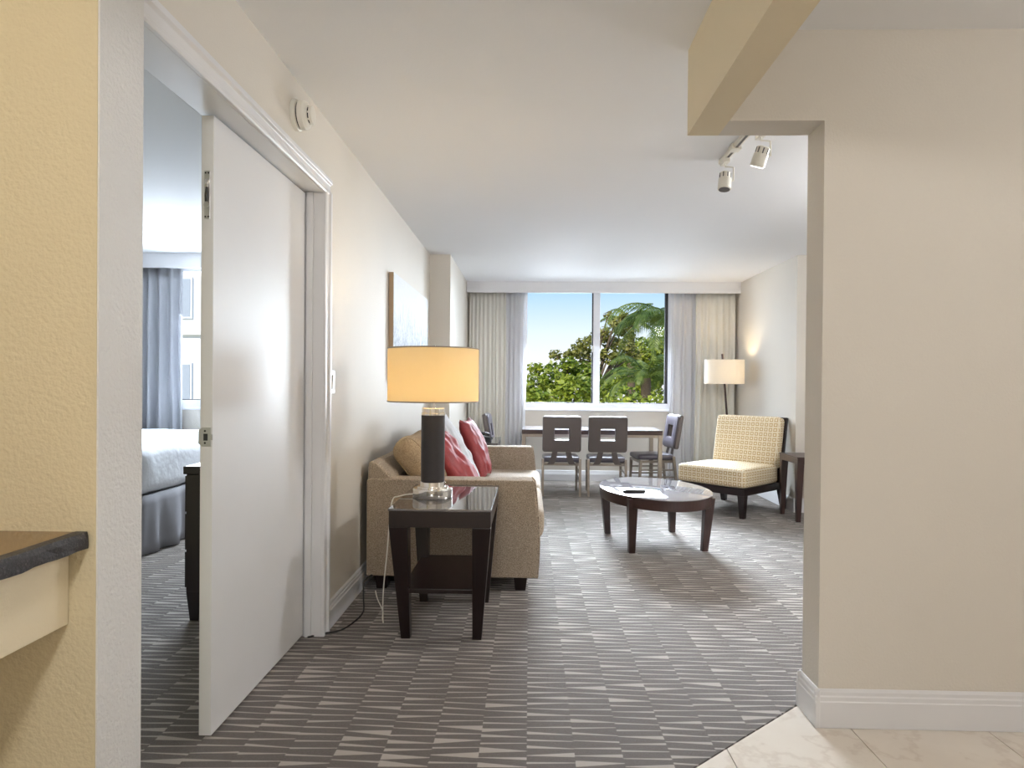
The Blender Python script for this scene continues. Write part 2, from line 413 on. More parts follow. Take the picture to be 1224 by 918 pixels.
# tiles, cut along the carpet edge
def clip(poly, f):
    o = []
    for i, a in enumerate(poly):
        b = poly[(i+1) % len(poly)]; fa, fb = f(a), f(b)
        if fa >= 0: o.append(a)
        if (fa >= 0) != (fb >= 0):
            t = fa/(fa-fb); o.append((a[0]+(b[0]-a[0])*t, a[1]+(b[1]-a[1])*t))
    return o
TS = .474; full = None; gap = .0016
for i in range(-8, 6):
    for j in range(-10, 2):
        x0 = .660+TS*i; y0 = 2.052+TS*j
        sq = [(x0+gap, y0+gap), (x0+TS-gap, y0+gap), (x0+TS-gap, y0+TS-gap), (x0+gap, y0+TS-gap)]
        if x0 > 2.95 or x0+TS < -2.95 or y0+TS < -2.15: continue
        p = sq
        if x0 > -1.5: p = clip(p, lambda q: (DG(q[0])-.006-q[1]) if q[0] > -.99 else 1)
        elif y0 > 1.45: continue
        if len(p) < 3: continue
        loc = [(q[0]-x0, q[1]-y0) for q in p]
        if p == sq:
            if full is None: full = MB().prism(loc, -.012, -.001).mesh('tile', M['tile'])
            o = bpy.data.objects.new('tile', full); C.objects.link(o); o.parent = floor
        else:
            o = MB().prism(loc, -.012, -.001).build('tile', M['tile'], floor)
        o.location = (x0, y0, 0)

# ---- ceiling
c_ = MB(); c_.box(-5, 3.1, -2.4, 6.75, H, H+.15); c_.box(-1.1, 3.1, 6.75, 8.5, H, H+.15)
struct(c_.build('ceiling', M['ceiling']), 'smooth white ceiling over the living room', 'ceiling')

# ---- walls
def wall(name, boxes, label, mat='wall'):
    m = MB()
    for b in boxes: m.box(*b)
    return struct(m.build(name, M[mat]), label, 'wall')
WL2 = XL-.126
OPH = 2.09
wall('wall_left', [(WL2, XL, 3.13, YC+.02, 0, H), (WL2, XL, PY1, 3.13, OPH+.02, H)], 'cream living room wall carrying the canvas painting and door frame')
wall('wall_pier', [(-4.95, PX, PY0, PY1, 0, H)], 'cream partition wall with textured end beside the open doorway', 'wall_rough')
MB().box(PX, PX+.004, PY0+.002, PY1, 0, H).build('end_face', M['pier_end'], bpy.data.objects['wall_pier'], label='pale grey textured plaster end face')
wall('wall_column_left', [(WL2, -.775, YC, 8.5, 0, H)], 'cream structural column beyond the sofa beside the curtain')
wall('wall_column_right', [(XWR, 3.1, 6.436, 8.5, 0, H)], 'cream wall beside the floor lamp and patterned chair')
wall('wall_right', [(2.95, 3.1, YB, 6.436, 0, H)], 'cream living room wall behind the partition')
wall('wall_partition', [(XR, 3.1, YF, YB, 0, H), (.695, XR, YF, YB, ZL, H)], 'beige partition wall with white baseboard and square opening')
WX0, WX1, WZ0, WZ1 = -.127, 1.76, .886, 2.40
wall('wall_back', [(-.775, XWR, YW, YW+.14, 0, WZ0), (-.775, WX0, YW, YW+.14, WZ0, H), (WX1, XWR, YW, YW+.14, WZ0, H), (WX0, WX1, YW, YW+.14, WZ1, H)], 'cream wall around the wide window behind the dining table')
BX0, BX1, BZ0, BZ1, BY = -3.62, -1.9, .93, 2.33, 6.62
wall('wall_bedroom_window', [(-5, WL2, BY, BY+.13, 0, BZ0), (-5, BX0, BY, BY+.13, BZ0, H), (BX1, WL2, BY, BY+.13, BZ0, H), (BX0, BX1, BY, BY+.13, BZ1, H)], 'bedroom wall around the window beyond the bed')
wall('wall_bedroom_side', [(-5, -4.85, PY1, BY, 0, H)], 'bedroom wall at the head of the bed')
wall('wall_kitchen_side', [(-3.1, -2.95, -2.4, PY0, 0, H)], 'cream kitchen wall at the end of the granite counter', 'wall_yellow')
wall('wall_entry', [(-3.1, 3.1, -2.4, -2.25, 0, H)], 'cream entry wall facing the living room window')
wall('wall_foyer_side', [(2.95, 3.1, -2.25, YF, 0, H)], 'cream foyer wall meeting the partition')
b = MB(); b.box(.581, .695, -2.25, YB, ZL, H)
struct(b.build('wall_beam', M['wall_yellow']), 'cream boxed beam running along the ceiling to the partition', 'beam')

# ---- baseboards
BP = [(0, 0), (.016, 0), (.016, .088), (.012, .093), (.012, .107), (.0085, .111), (.0085, .123), (.003, .133), (0, .133)]
def base_y(m, xw, sgn, y0, y1): m.prism([(xw+sgn*a, z) for a, z in BP], y0, y1, 'y')
def base_x(m, yw, sgn, x0, x1): m.prism([(yw+sgn*a, z) for a, z in BP], x0, x1, 'x')
def base(name, f, label):
    m = MB(); f(m); return struct(m.build(name, M['trim'], bevel=.0012, seg=1), label, 'baseboard')
base('baseboard_left', lambda m: base_y(m, XL, 1, 3.19, YC), 'white moulded baseboard running from the door casing behind the sofa')
base('baseboard_partition', lambda m: (base_x(m, YF, -1, XR-.016, 2.95), base_y(m, XR, -1, YF-.016, YB+.016), base_x(m, YB, 1, XR-.016, 2.95)), 'white stepped baseboard wrapping the end of the beige partition')
base('baseboard_back', lambda m: base_x(m, YW, -1, -.775, XWR), 'white baseboard under the window behind the dining chairs')
base('baseboard_right', lambda m: (base_y(m, XWR, -1, 6.42, YW), base_x(m, 6.436, -1, XWR-.016, 2.95)), 'white baseboard behind the patterned chair')
base('baseboard_column', lambda m: (base_y(m, -.775, 1, YC-.016, YW), base_x(m, YC, -1, XL, -.759)), 'white baseboard round the column beyond the sofa')

# ---- door casing and jamb
HY = 3.117
t = MB()
def casing_y(m, y0, y1):     # header, runs along Y
    m.prism([(XL, OPH), (XL+.012, OPH), (XL+.016, OPH+.006), (XL+.016, OPH+.018), (XL+.010, OPH+.024), (XL+.012, OPH+.048), (XL+.022, OPH+.056), (XL+.022, OPH+.074), (XL, OPH+.076)], y0, y1, 'y')
casing_y(t, PY1, HY+.076)
hp = [(XL, HY), (XL+.012, HY), (XL+.016, HY+.006), (XL+.016, HY+.018), (XL+.010, HY+.024), (XL+.012, HY+.048), (XL+.022, HY+.056), (XL+.022, HY+.074), (XL, HY+.076)]
t.prism(hp, 0, OPH+.01)
struct(t.build('trim_1', M['trim'], bevel=.001, seg=1), 'white moulded casing round the double doorway', 'door casing')
j = MB(); j.box(WL2-.01, XL, HY, HY+.016, 0, OPH); j.box(WL2-.01, XL, PY1, HY+.016, OPH, OPH+.021)
j.box(XL-.075, XL-.045, HY-.0105, HY, 0, OPH-.001)
struct(j.build('trim_2', M['trim'], bevel=.001, seg=1), 'white door jamb and head lining inside the casing', 'door jamb')

# ---- door leaf
DX0, DX1, DY0, DY1 = -1.098, -1.056, 2.203, 3.108
d1 = struct(thing('door_1', '', 'door', ((DX0+DX1)/2, DY1, 0)), 'white flush door leaf with bolt and strike plate on its edge', 'door')
hw = (DX1-DX0)/2; L = DY1-DY0
MB().box(-hw, hw, -L, 0, .012, 2.082).build('leaf', M['door'], d1, bevel=.002)
fb = MB().box(-.0095, .0095, -L-.0025, -L+.004, 1.738, 1.898).build('flush_bolt', M['steel'], d1, bevel=.0008, label='steel flush bolt let into the door edge')
MB().tube([(0, -L-.002, 1.865), (.001, -L-.010, 1.856), (.001, -L-.012, 1.84)], .0075, 10, .0055).build('bolt_knob', M['chrome'], fb, smooth=50)
MB().tube([(.001, -L-.008, 1.842), (0, -L-.010, 1.815), (0, -L-.005, 1.795)], .0032, 8, .006).build('lever', M['black_plastic'], fb, smooth=50)
MB().lathe([(.0085, 0), (.0085, .004), (.005, .006)], 16, (0, -L-.0085, 1.783), 'y').build('rose', M['steel'], fb, smooth=40)
for sx in (-.005, .005):
    for zz in (1.745, 1.890): MB().lathe([(.0028, 0), (.0028, .002)], 10, (sx, -L-.0042, zz), 'y').build('screw', M['gasket'], fb)
st = MB().prism([(-.012, -.032), (.016, -.032), (.016, .032), (-.012, .032), (-.026, .022), (-.026, -.022)], -L-.0025, -L+.004, 'y')
st.xf(Matrix.Translation((0, 0, 1.012)))
st = st.build('strike_plate', M['steel'], d1, bevel=.0006, label='steel strike plate with dark latch hole')
MB().box(-.008, .006, -L-.0032, -L, 1.0, 1.023).build('latch_hole', M['gasket'], st)
MB().box(.008, .024, -L-.006, -L-.0026, 1.002, 1.021).build('lip', M['steel'], st, bevel=.001)
for zz in (.992, 1.032): MB().lathe([(.0035, 0), (.0035, .0015)], 10, (-.003, -L-.0036, zz), 'y').build('screw', M['gasket'], st)

# ---- living room window
def window(name, x0, x1, z0, z1, y, label, mull, fr=.085):
    wn = struct(thing(name, '', 'window', (0, y, 0)), label, 'window')
    m = MB(); m.box(x0, x1, -.02, .07, z0, z0+fr); m.box(x0, x1, -.02, .07, z1-.03, z1); m.box(x0, x0+fr*.85, -.02, .07, z0+fr, z1-.03); m.box(x1-fr*.6, x1, -.02, .07, z0+fr, z1-.03)
    m.build('window_frame', M['frame_white'], wn, bevel=.004)
    xm0, xm1 = mull
    MB().box(xm0, xm1, -.012, .055, z0+fr, z1-.03).build('mullion', M['frame_white'], wn, bevel=.004)
    g = MB(); g.box(xm0-.014, xm0, -.014, .03, z0+fr, z1-.03); g.box(x1-fr*.6-.035, x1-fr*.6, 0, .05, z0+fr, z1-.03); g.box(x0+fr*.85, x1-fr*.6, .0, .03, z0+fr, z0+fr+.008)
    g.build('gasket', M['gasket'], wn)
    MB().box(x0+fr*.85, xm0-.014, .03, .036, z0+fr, z1-.03).build('pane', M['glass'], wn)
    MB().box(xm1, x1-fr*.6-.035, .03, .036, z0+fr, z1-.03).build('pane', M['glass'], wn)
    MB().box(xm0-.012, xm0+.004, -.03, -.012, (z0+z1)/2-.04, (z0+z1)/2+.04).build('latch', M['steel'], wn, bevel=.002)
    MB().box(x0-.01, x1+.01, -.03, 0.0, z0-.012, z0+.012).build('sill', M['frame_white'], wn, bevel=.004)
    return wn
window('window_1', WX0, WX1, WZ0, WZ1, YW, 'wide white framed sliding window looking out on trees', (.783, .868))
window('window_2', BX0, BX1, BZ0, BZ1, BY, 'white framed bedroom window facing the pale building', (-2.80, -2.72))

# ---- pelmets (valance boards)
v = MB(); v.box(-.775, XWR, 8.13, 8.15, 2.312, H); v.box(-.775, XWR, 8.122, 8.13, 2.322, 2.348)
struct(v.build('trim_3', M['trim'], bevel=.002), 'white pelmet board across the top of the living room curtains', 'pelmet')
v = MB(); v.box(-4.85, WL2, 6.40, 6.42, 2.30, H)
struct(v.build('trim_4', M['trim'], bevel=.002), 'white pelmet board above the bedroom curtain', 'pelmet')

# ------------------------------------------------------------------ curtains
def curtain(name, label, x0, x1, y, z0, z1, folds, amp, mat, seed, flare=0.0, group=None, pinch=None):
    rnd = random.Random(seed); n = folds*10; nz = 14; ph = [rnd.uniform(-.35, .35) for _ in range(folds+1)]; am = [rnd.uniform(.6, 1.1) for _ in range(folds+1)]
    vs = []; fs = []
    for k in range(nz+1):
        tz = k/nz; z = z1+(z0-z1)*tz
        for i in range(n+1):
            s_ = i/n; f = s_*folds; a = int(min(folds-1, f)); fr = f-a
            amk = am[a]*(1-fr)+am[a+1]*fr; pk = ph[a]*(1-fr)+ph[a+1]*fr
            xx = x0+(x1-x0)*s_
            xc = (x0+x1)/2; xx = xc+(xx-xc)*(1+flare*tz)
            xx += .012*math.sin(tz*5+a*1.7)*tz
            yy = amp*amk*(.45+.55*min(1, tz*3))*math.sin(2*PI*(f+pk*(.4+tz)))
            vs.append((xx, yy, z))
    for k in range(nz):
        for i in range(n): q = k*(n+1)+i; fs.append((q, q+1, q+n+2, q+n+1))
    root = thing(name, label, 'curtain', (0, y, 0), 0, group)
    m = MB().add(vs, fs); o = m.build('panel', mat, root, smooth=60)
    sd = o.modifiers.new('thick', 'SOLIDIFY'); sd.thickness = .002; sd.offset = 0
    MB().box(x0, x1, -.012, .012, z1-.004, z1+.03).build('heading_tape', mat, root)
    for i in range(folds):
        MB().tube([(x0+(x1-x0)*(i+.5)/folds, 0, z1+.025), (x0+(x1-x0)*(i+.5)/folds, 0, z1+.06)], .004, 6).build('hook', M['white_plastic'], root)
    return root
curtain('curtain', 'pale linen drape hanging beside the column', -.745, -.30, 8.235, .02, 2.375, 9, .015, M['drape'], 3, .05)
curtain('sheer_curtain', 'white sheer curtain between the linen drape by the column and the window', -.335, -.035, 8.285, .02, 2.375, 5, .018, M['sheer'], 5, -.12)
curtain('sheer_curtain', 'white sheer curtain between the window and the drape behind the floor lamp', 1.72, 2.10, 8.285, .02, 2.375, 6, .018, M['sheer'], 8, .04)
curtain('curtain', 'linen drape hanging behind the lit floor lamp', 2.02, 2.50, 8.235, .02, 2.375, 6, .020, M['drape'], 12, .0)
curtain('curtain', 'blue-grey curtain in the bedroom behind the bed', -4.55, -3.43, 6.53, .02, 2.36, 11, .045, M['bed_drape'], 21, .0)
for nm, x0, x1, y in (('trim_5', -.775, XWR, 8.26), ('trim_6', -4.85, WL2, 6.53)):
    struct(MB().box(x0, x1, y-.04, y+.045, 2.430, H).build(nm, M['trim']), 'white curtain rail under the ceiling behind the %s pelmet' % ('living room' if nm == 'trim_5' else 'bedroom'), 'curtain rail')

# ------------------------------------------------------------------ sofa
SY0, SY1 = 3.83, 6.06; SZ = .645
sofa = thing('sofa', 'taupe upholstered sofa with low square arms against the wall', 'sofa', (-.44, (SY0+SY1)/2, 0))
HL = (SY1-SY0)/2; xb, xf = -.495, .485       # local x of back and front
def arm_prof():
    p = [(xb, .085), (xb, SZ-.01), (xb+.01, SZ), (xf-.03, SZ), (xf-.012, SZ-.02)]
    for k in range(1, 9):
        t_ = k/8; p.append((xf-.012+.026*math.sin(PI*t_*.78), SZ-.02-(SZ-.11)*t_))
    p.append((xf+.0, .085)); return p
for y0, y1 in ((-HL, -HL+.155), (HL-.155, HL)):
    ar = MB().prism(arm_prof(), y0, y1, 'y').build('arm', M['sofa'], sofa, bevel=.012, seg=3)
    for yy in (y0+.006, y1-.006):
        pts = [(x_+.003, yy, z_) for x_, z_ in arm_prof()[3:]]
        MB().tube(pts, .005, 6).build('piping', M['sofa'], ar, smooth=60)
MB().prism([(xb, .085), (xb+.20, .085), (xb+.20, .50), (xb+.15, .645), (xb+.055, .738), (xb+.03, .746), (xb+.008, .742), (xb, .72)], -HL+.02, HL-.02, 'y').build('backrest', M['sofa'], sofa, bevel=.018, seg=3)
MB().box(xb+.02, xf-.02, -HL+.155, HL-.155, .085, .28).build('base', M['sofa'], sofa, bevel=.02, seg=3)
for s_ in (-1, 1):
    MB().puff(.135, s_*(HL-.155)/2, .36, .80, (HL-.155)-.006, .185, .055, .012, 10).build('seat_cushion', M['sofa'], sofa, smooth=60)
for sx in (xb+.08, xf-.09):
    for sy in (-HL+.08, HL-.08): MB().frustum((sx-.03, sx+.03, sy-.03, sy+.03, 0), (sx-.04, sx+.04, sy-.04, sy+.04, .086)).build('foot', M['dark_wood'], sofa)

# back cushions of the sofa (loose)
def back_cushion(name, yc, label, sl, mat, seed):
    m = MB().puff(0, 0, 0, .39, sl, .180, .08, .03, 14, .01, seed)
    m.xf(Matrix.Translation((-.668, yc, .700)) @ Matrix.Rotation(R(50), 4, 'Y'))
    root = thing(name, label, 'cushion', (0, 0, 0)); mn = min(q[2] for q in m.v); root.location = (-.668, yc, mn)
    m.xf(Matrix.Translation((.668, -yc, -mn)))
    m.build('cover', mat, root, smooth=70)
    # welt round the end seam
    T = Matrix.Translation((0, 0, .700-mn)) @ Matrix.Rotation(R(50), 4, 'Y')
    pts = []
    for k in range(41):
        a_ = 2*PI*k/40; c_, s2 = math.cos(a_), math.sin(a_)
        x_ = .183*(abs(c_)**.55)*(1 if c_ >= 0 else -1); z_ = .082*(abs(s2)**.55)*(1 if s2 >= 0 else -1)
        pts.append(T @ Vector((x_, -sl/2+.038, z_)))
    MB().tube(pts, .0045, 6).build('piping', mat, root, smooth=60)
    return root
back_cushion('back_cushion', 4.455, 'plump tan back cushion on the sofa behind the table lamp', .92, M['cushion'], 1)
back_cushion('back_cushion', 5.40, 'plump tan back cushion on the sofa nearer the window', .92, M['cushion'], 2)

def throw_pillow(label, base, w_, h_, t_, lean, yaw, mat, seed, tilt=0, name='throw_pillow'):
    """base: world position of the middle of the bottom edge; leans back against the sofa (towards -X)"""
    root = thing(name, label, 'pillow', base)
    m = MB().pillow(w_, h_, t_, 28, seed)
    m.xf(Matrix.Rotation(R(yaw), 4, 'Z') @ Matrix.Rotation(R(-(90-lean)), 4, 'Y') @ Matrix.Rotation(R(tilt), 4, 'X') @ Matrix.Rotation(R(90), 4, 'Z'))
    mn = min(q[2] for q in m.v); m.xf(Matrix.Translation((0, 0, -mn)))
    m.build('cover', mat, root, smooth=70)
    return root
throw_pillow('white throw pillow leaning behind the front red pillow on the sofa', (-.375, 4.76, .466), .44, .62, .13, 60, -4, M['white_fabric'], 4)
throw_pillow('coral red throw pillow leaning in front of the white pillow', (-.325, 4.28, .466), .44, .54, .15, 54, -8, M['red'], 1)
throw_pillow('coral red throw pillow standing upright on the sofa by the far arm', (-.325, 5.22, .466), .44, .50, .15, 68, -4, M['red'], 7)

# ------------------------------------------------------------------ end tables
def end_table(name, label, loc, w_, d_, h_, rz=0, top='table_glass'):
    r = thing(name, label, 'end table', loc, rz)
    MB().box(-w_/2, w_/2, -d_/2, d_/2, h_-.010, h_).build('glass_top', M[top], r, bevel=.002)
    MB().box(-w_/2+.003, w_/2-.003, -d_/2+.003, d_/2-.003, h_-.085, h_-.0102).build('apron', M['dark_wood'], r, bevel=.002)
    for sx in (-1, 1):
        for sy in (-1, 1):
            a0, a1 = sorted((sx*(w_/2-.003), sx*(w_/2-.088))); b0, b1 = sorted((sy*(d_/2-.003), sy*(d_/2-.088)))
            c0, c1 = sorted((sx*(w_/2-.047), sx*(w_/2-.090))); e0, e1 = sorted((sy*(d_/2-.085), sy*(d_/2-.128)))
            MB().frustum((c0, c1, e0, e1, 0), (a0, a1, b0, b1, h_-.085)).build('leg', M['dark_wood'], r, bevel=.002)
    MB().box(-w_/2+.05, w_/2-.05, -d_/2+.06, d_/2-.06, .222, .243).build('shelf', M['dark_wood'], r, bevel=.002)
    return r
end_table('end_table', 'espresso wood end table with glass top in front of the sofa arm', (-.405, 3.40, 0), .472, .745, .625)
end_table('end_table', 'glass topped end table holding the telephone beyond the sofa', (-.515, 6.50, 0), .45, .72, .655)

# ------------------------------------------------------------------ table lamp
LX, LY, LZ = -.485, 3.36, .626
lamp = thing('table_lamp', 'table lamp with amber drum shade and black leather column on chrome base', 'lamp', (LX, LY, LZ))
MB().lathe([(.098, 0), (.100, .004), (.100, .042), (.097, .047), (.078, .049), (.078, .056), (.064, .058)], 48).build('base', M['chrome'], lamp, smooth=30)
MB().lathe([(.064, .056), (.064, .078), (.060, .080)], 40).build('lower_collar', M['chrome'], lamp, smooth=30)
MB().lathe([(.058, .078), (.0595, .080), (.0595, .412), (.058, .414)], 40).build('column', M['lamp_leather'], lamp, smooth=30)
MB().lathe([(.062, .412), (.062, .422), (.058, .424), (.058, .446), (.054, .449)], 40).build('upper_collar', M['chrome'], lamp, smooth=30)
MB().lathe([(.012, .448), (.012, .50), (.009, .502), (.009, .505)], 16).build('neck', M['chrome'], lamp, smooth=30)
sh = MB(); RS = .228; z0, z1 = .478, .748
sh.lathe([(RS, z0), (RS, z1), (RS-.003, z1), (RS-.003, z0), (RS, z0)], 64)
shade = sh.build('shade', M['shade_amber'], lamp, smooth=30, label='amber parchment drum shade')
for zz in (z0+.003, z1-.003):
    MB().tube([((RS+.0005)*math.cos(2*PI*k/48), (RS+.0005)*math.sin(2*PI*k/48), zz) for k in range(49)], .003, 6).build('shade_ring', M['bronze'], shade, smooth=60)
sp_ = MB()
for k in range(3): sp_.tube([(0, 0, z1-.02), ((RS-.003)*math.cos(2*PI*k/3+.4), (RS-.003)*math.sin(2*PI*k/3+.4), z1-.004)], .002, 6)
sp_.tube([(.0, .045, .50), (0, .05, .60), (0, .03, .70), (0, 0, z1-.015)], .002, 6)
sp_.build('spider', M['steel'], shade)
MB().lathe([(.004, z1-.022), (.004, z1), (.009, z1+.004), (.009, z1+.014), (.004, z1+.018), (0, z1+.019)], 16).build('finial', M['chrome'], lamp, smooth=40)
MB().lathe([(.0, .585), (.010, .581), (.016, .567), (.015, .551), (.011, .525), (.011, .503)], 20).build('bulb', M['bulb'], lamp, smooth=60)
cr = [(-.09, .01, .012), (-.13, .00, .010), (-.170, -.03, .004), (-.188, -.06, -.003), (-.193, -.10, -.06), (-.205, -.11, -.25), (-.225, -.10, -.45), (-.235, -.06, -.60), (-.235, -.05, -.62), (-.255, .02, -.621), (-.275, .12, -.621), (-.33, .24, -.60), (-.36, .32, -.58)]
def smooth_path(p, n=6):
    p = [Vector(q) for q in p]; o = []
    for i in range(len(p)-1):
        a, b_, c, d = p[max(i-1, 0)], p[i], p[i+1], p[min(i+2, len(p)-1)]
        for k in range(n):
            t_ = k/n; o.append(.5*((2*b_)+(c-a)*t_+(2*a-5*b_+4*c-d)*t_*t_+(3*b_-a-3*c+d)*t_**3))
    return o+[p[-1]]
MB().tube(smooth_path(cr), .0032, 8).build('cord', M['white_plastic'], lamp, smooth=60, label='white lamp cord')
light('table_lamp_light', 'POINT', (LX, LY, LZ+.560), 7, (1, .88, .66), shadow_soft_size=.04)

# black cord on the carpet along the wall
bc = [(-1.03, 3.10, .004), (-.97, 3.15, .004), (-.90, 3.20, .004), (-.865, 3.33, .004), (-.855, 3.45, .012), (-.872, 3.52, .06), (-.882, 3.56, .115), (-.885, 3.60, .125), (-.885, 3.68, .122), (-.895, 3.80, .10)]
tag(MB().tube(smooth_path(bc), .0042, 8).build('power_cord', M['black_plastic'], smooth=60), 'black power cord trailing from the door casing to behind the sofa', 'cord')

# ------------------------------------------------------------------ telephone
ph = thing('telephone', 'black desk telephone on the end table beyond the sofa', 'telephone', (-.47, 6.32, .6555), R(20))
MB().frustum((-.09, .09, -.10, .10, 0), (-.085, .085, -.07, .095, .045)).build('body', M['black_plastic'], ph, bevel=.006)
MB().tube([(-.10, .03, .055), (-.085, .03, .066), (0, .03, .072), (.085, .03, .066), (.10, .03, .055)], .016, 10).build('handset', M['black_plastic'], ph, smooth=50)
MB().box(-.05, .05, -.06, .0, .036, .046).build('keypad', M['grey_plastic'], ph)
MB().tube([(.10+.012*math.cos(k*.9), .03-.004*k, .03+.012*math.sin(k*.9)) for k in range(24)], .003, 5).build('cord', M['black_plastic'], ph, smooth=60)

# ------------------------------------------------------------------ dining set
TZ = .70; TX0, TX1, TY0, TY1 = -.085, 1.475, 7.43, 8.03
dt = thing('dining_table', 'glass topped dining table with slim metal legs under the window', 'table', ((TX0+TX1)/2, (TY0+TY1)/2, 0), R(0))
a_, b_ = (TX1-TX0)/2, (TY1-TY0)/2
MB().box(-a_, a_, -b_, b_, TZ-.008, TZ).build('glass_top', M['coffee_glass'], dt, bevel=.002)
MB().box(-a_+.001, a_-.001, -b_+.001, b_-.001, TZ-.052, TZ-.0082).build('top', M['brown_wood'], dt, bevel=.003)
for sx in (-1, 1):
    for sy in (-1, 1):
        MB().box(sx*(a_-.025)-.022, sx*(a_-.025)+.022, sy*(b_-.03)-.022, sy*(b_-.03)+.022, 0, TZ-.0525).build('leg', M['bronze'], dt, bevel=.003)
for sy in (-1, 1): MB().box(-a_+.05, a_-.05, sy*(b_-.03)-.012, sy*(b_-.03)+.012, TZ-.085, TZ-.0525).build('rail', M['bronze'], dt)
for sx in (-1, 1): MB().box(sx*(a_-.025)-.012, sx*(a_-.025)+.012, -b_+.05, b_-.05, TZ-.085, TZ-.0525).build('rail', M['bronze'], dt)

def frame_panel(w_, h_, hw, hh, th, r, n=6):
    """rounded square with a square hole, in x/z plane, thickness along y, pillowy edges"""
    def loop(W_, H_, rr):
        p = []
        for cx, cz, a0 in ((W_/2-rr, H_/2-rr, 0), (-W_/2+rr, H_/2-rr, 90), (-W_/2+rr, -H_/2+rr, 180), (W_/2-rr, -H_/2+rr, 270)):
            for k in range(n+1): a = R(a0+90*k/n); p.append((cx+rr*math.cos(a), cz+rr*math.sin(a)))
        return p
    rings = [(loop(w_, h_, r), -th*.30), (loop(w_-.010, h_-.010, r), -th*.5), (loop(hw+.012, hh+.012, .016), -th*.5), (loop(hw, hh, .012), -th*.3),
             (loop(hw, hh, .012), th*.3), (loop(hw+.02, hh+.02, .018), th*.5), (loop(w_-.03, h_-.03, r), th*.5), (loop(w_, h_, r), th*.25)]
    L_ = len(rings[0][0]); vs = [(x, y, z) for lp, y in rings for x, z in lp]; fs = []
    for i in range(len(rings)):
        j_ = (i+1) % len(rings)
        for k in range(L_): fs.append((i*L_+k, i*L_+(k+1) % L_, j_*L_+(k+1) % L_, j_*L_+k))
    return MB().add(vs, fs)
def dining_chair(label):
    """faces +Y, seat centre at origin"""
    c = thing('dining_chair', label, 'chair', (0, 0, 0), 0, None)
    MB().puff(0, .02, .392, .40, .41, .062, .028, .006, 8).build('seat', M['chair_pad'], c, smooth=60)
    sf = MB(); sf.box(-.195, .195, -.185, -.160, .328, .354); sf.box(-.195, .195, .19, .215, .328, .354); sf.box(-.195, -.17, -.16, .19, .328, .354); sf.box(.17, .195, -.16, .19, .328, .354)
    sf.build('seat_frame', M['bronze'], c, bevel=.002)
    for sx in (-1, 1):
        MB().frustum((sx*.200-.012, sx*.200+.012, -.232, -.206, 0), (sx*.200-.014, sx*.200+.014, -.19, -.158, .40)).build('leg', M['bronze'], c, bevel=.002)
        MB().frustum((sx*.190-.012, sx*.190+.012, .205, .231, 0), (sx*.190-.014, sx*.190+.014, .185, .217, .354)).build('leg', M['bronze'], c, bevel=.002)
        # curved bracket carrying the back
        pr = []
        for k in range(7):
            q = k/6; pr.append((sx*(.125-.06*q**.5), .335+.185*q))
        vs = []; fs = []
        for k, (x_, z_) in enumerate(pr):
            wv = .026+.010*(1-k/6)
            yb_ = -.178-.035*(k/6)
            for dx, dy in ((-wv, -.006), (wv, -.006), (wv, .006), (-wv, .006)): vs.append((x_+dx, yb_+dy, z_))
        for k in range(6):
            for e in range(4): fs.append((k*4+e, k*4+(e+1) % 4, k*4+4+(e+1) % 4, k*4+4+e))
        fs += [(3, 2, 1, 0), (24, 25, 26, 27)]
        MB().add(vs, fs).build('bracket', M['chair_back'], c, bevel=.002)
    bk = frame_panel(.412, .388, .155, .128, .052, .028)
    T = Matrix.Translation((0, -.235, .672)) @ Matrix.Rotation(R(9), 4, 'X')
    o = bk.xf(T).build('backrest', M['chair_back'], c, smooth=50)
    pad = frame_panel(.385, .362, .170, .143, .026, .03)
    pad.xf(Matrix.Translation((0, -.235, .672)) @ Matrix.Rotation(R(9), 4, 'X') @ Matrix.Translation((0, .030, 0))).build('back_pad', M['chair_pad'], c, smooth=50)
    for zz in (.16, .24):
        for sx in (-1, 1): MB().box(sx*.195-.008, sx*.195+.008, -.20, .205, zz, zz+.016).build('stretcher', M['bronze'], c)
    return c
ch = dining_chair('taupe dining chair facing the window, nearer the sofa of the pair')
ch.location = (.347, 7.385, 0)
GR = 'dining chairs round the glass table'
def place(c, loc, rz, label):
    o = copy_tree(c); o.location = loc; o.rotation_euler = (0, 0, rz); o['label'] = label; o['group'] = GR; return o
ch['group'] = GR
place(ch, (.840, 7.385, 0), R(-1), 'taupe dining chair facing the window, farther from the sofa of the pair')
place(ch, (1.425, 7.74, 0), R(97), 'dining chair at the table end nearest the patterned lounge chair')
place(ch, (-.235, 7.66, 0), R(-92), 'dark dining chair seen edge-on before the drape at the sofa end of the table')

# ------------------------------------------------------------------ coffee table
CT = thing('coffee_table', 'oval espresso coffee table with glass top on the carpet', 'coffee table', (.955, 5.15, 0), R(9))
EA, EB, CZ = .40, .585, .415
MB().lathe([(.985, CZ-.008), (1.0, CZ-.006), (1.0, CZ-.002), (.99, CZ)], 64, (0, 0, 0), 'z', EA, EB).build('glass_top', M['coffee_glass'], CT, smooth=30)
MB().lathe([(.93, CZ-.082), (.975, CZ-.082), (.985, CZ-.078), (.985, CZ-.0085), (.93, CZ-.0085)], 64, (0, 0, 0), 'z', EA, EB).build('apron', M['brown_wood'], CT, smooth=30)
for sx in (-1, 1):
    for sy in (-1, 1):
        cx, cy, bx, by = sx*.285, sy*.365, sx*.272, sy*.318
        MB().frustum((bx-.022, bx+.022, by-.022, by+.022, 0), (cx-.034, cx+.034, cy-.034, cy+.034, CZ-.02)).build('leg', M['brown_wood'], CT, bevel=.003)
rm = thing('remote_control', 'black remote control lying on the oval glass coffee table', 'remote control', tuple(pix(758, 586, 4.89).xy)+(CZ+.0005,), R(3))
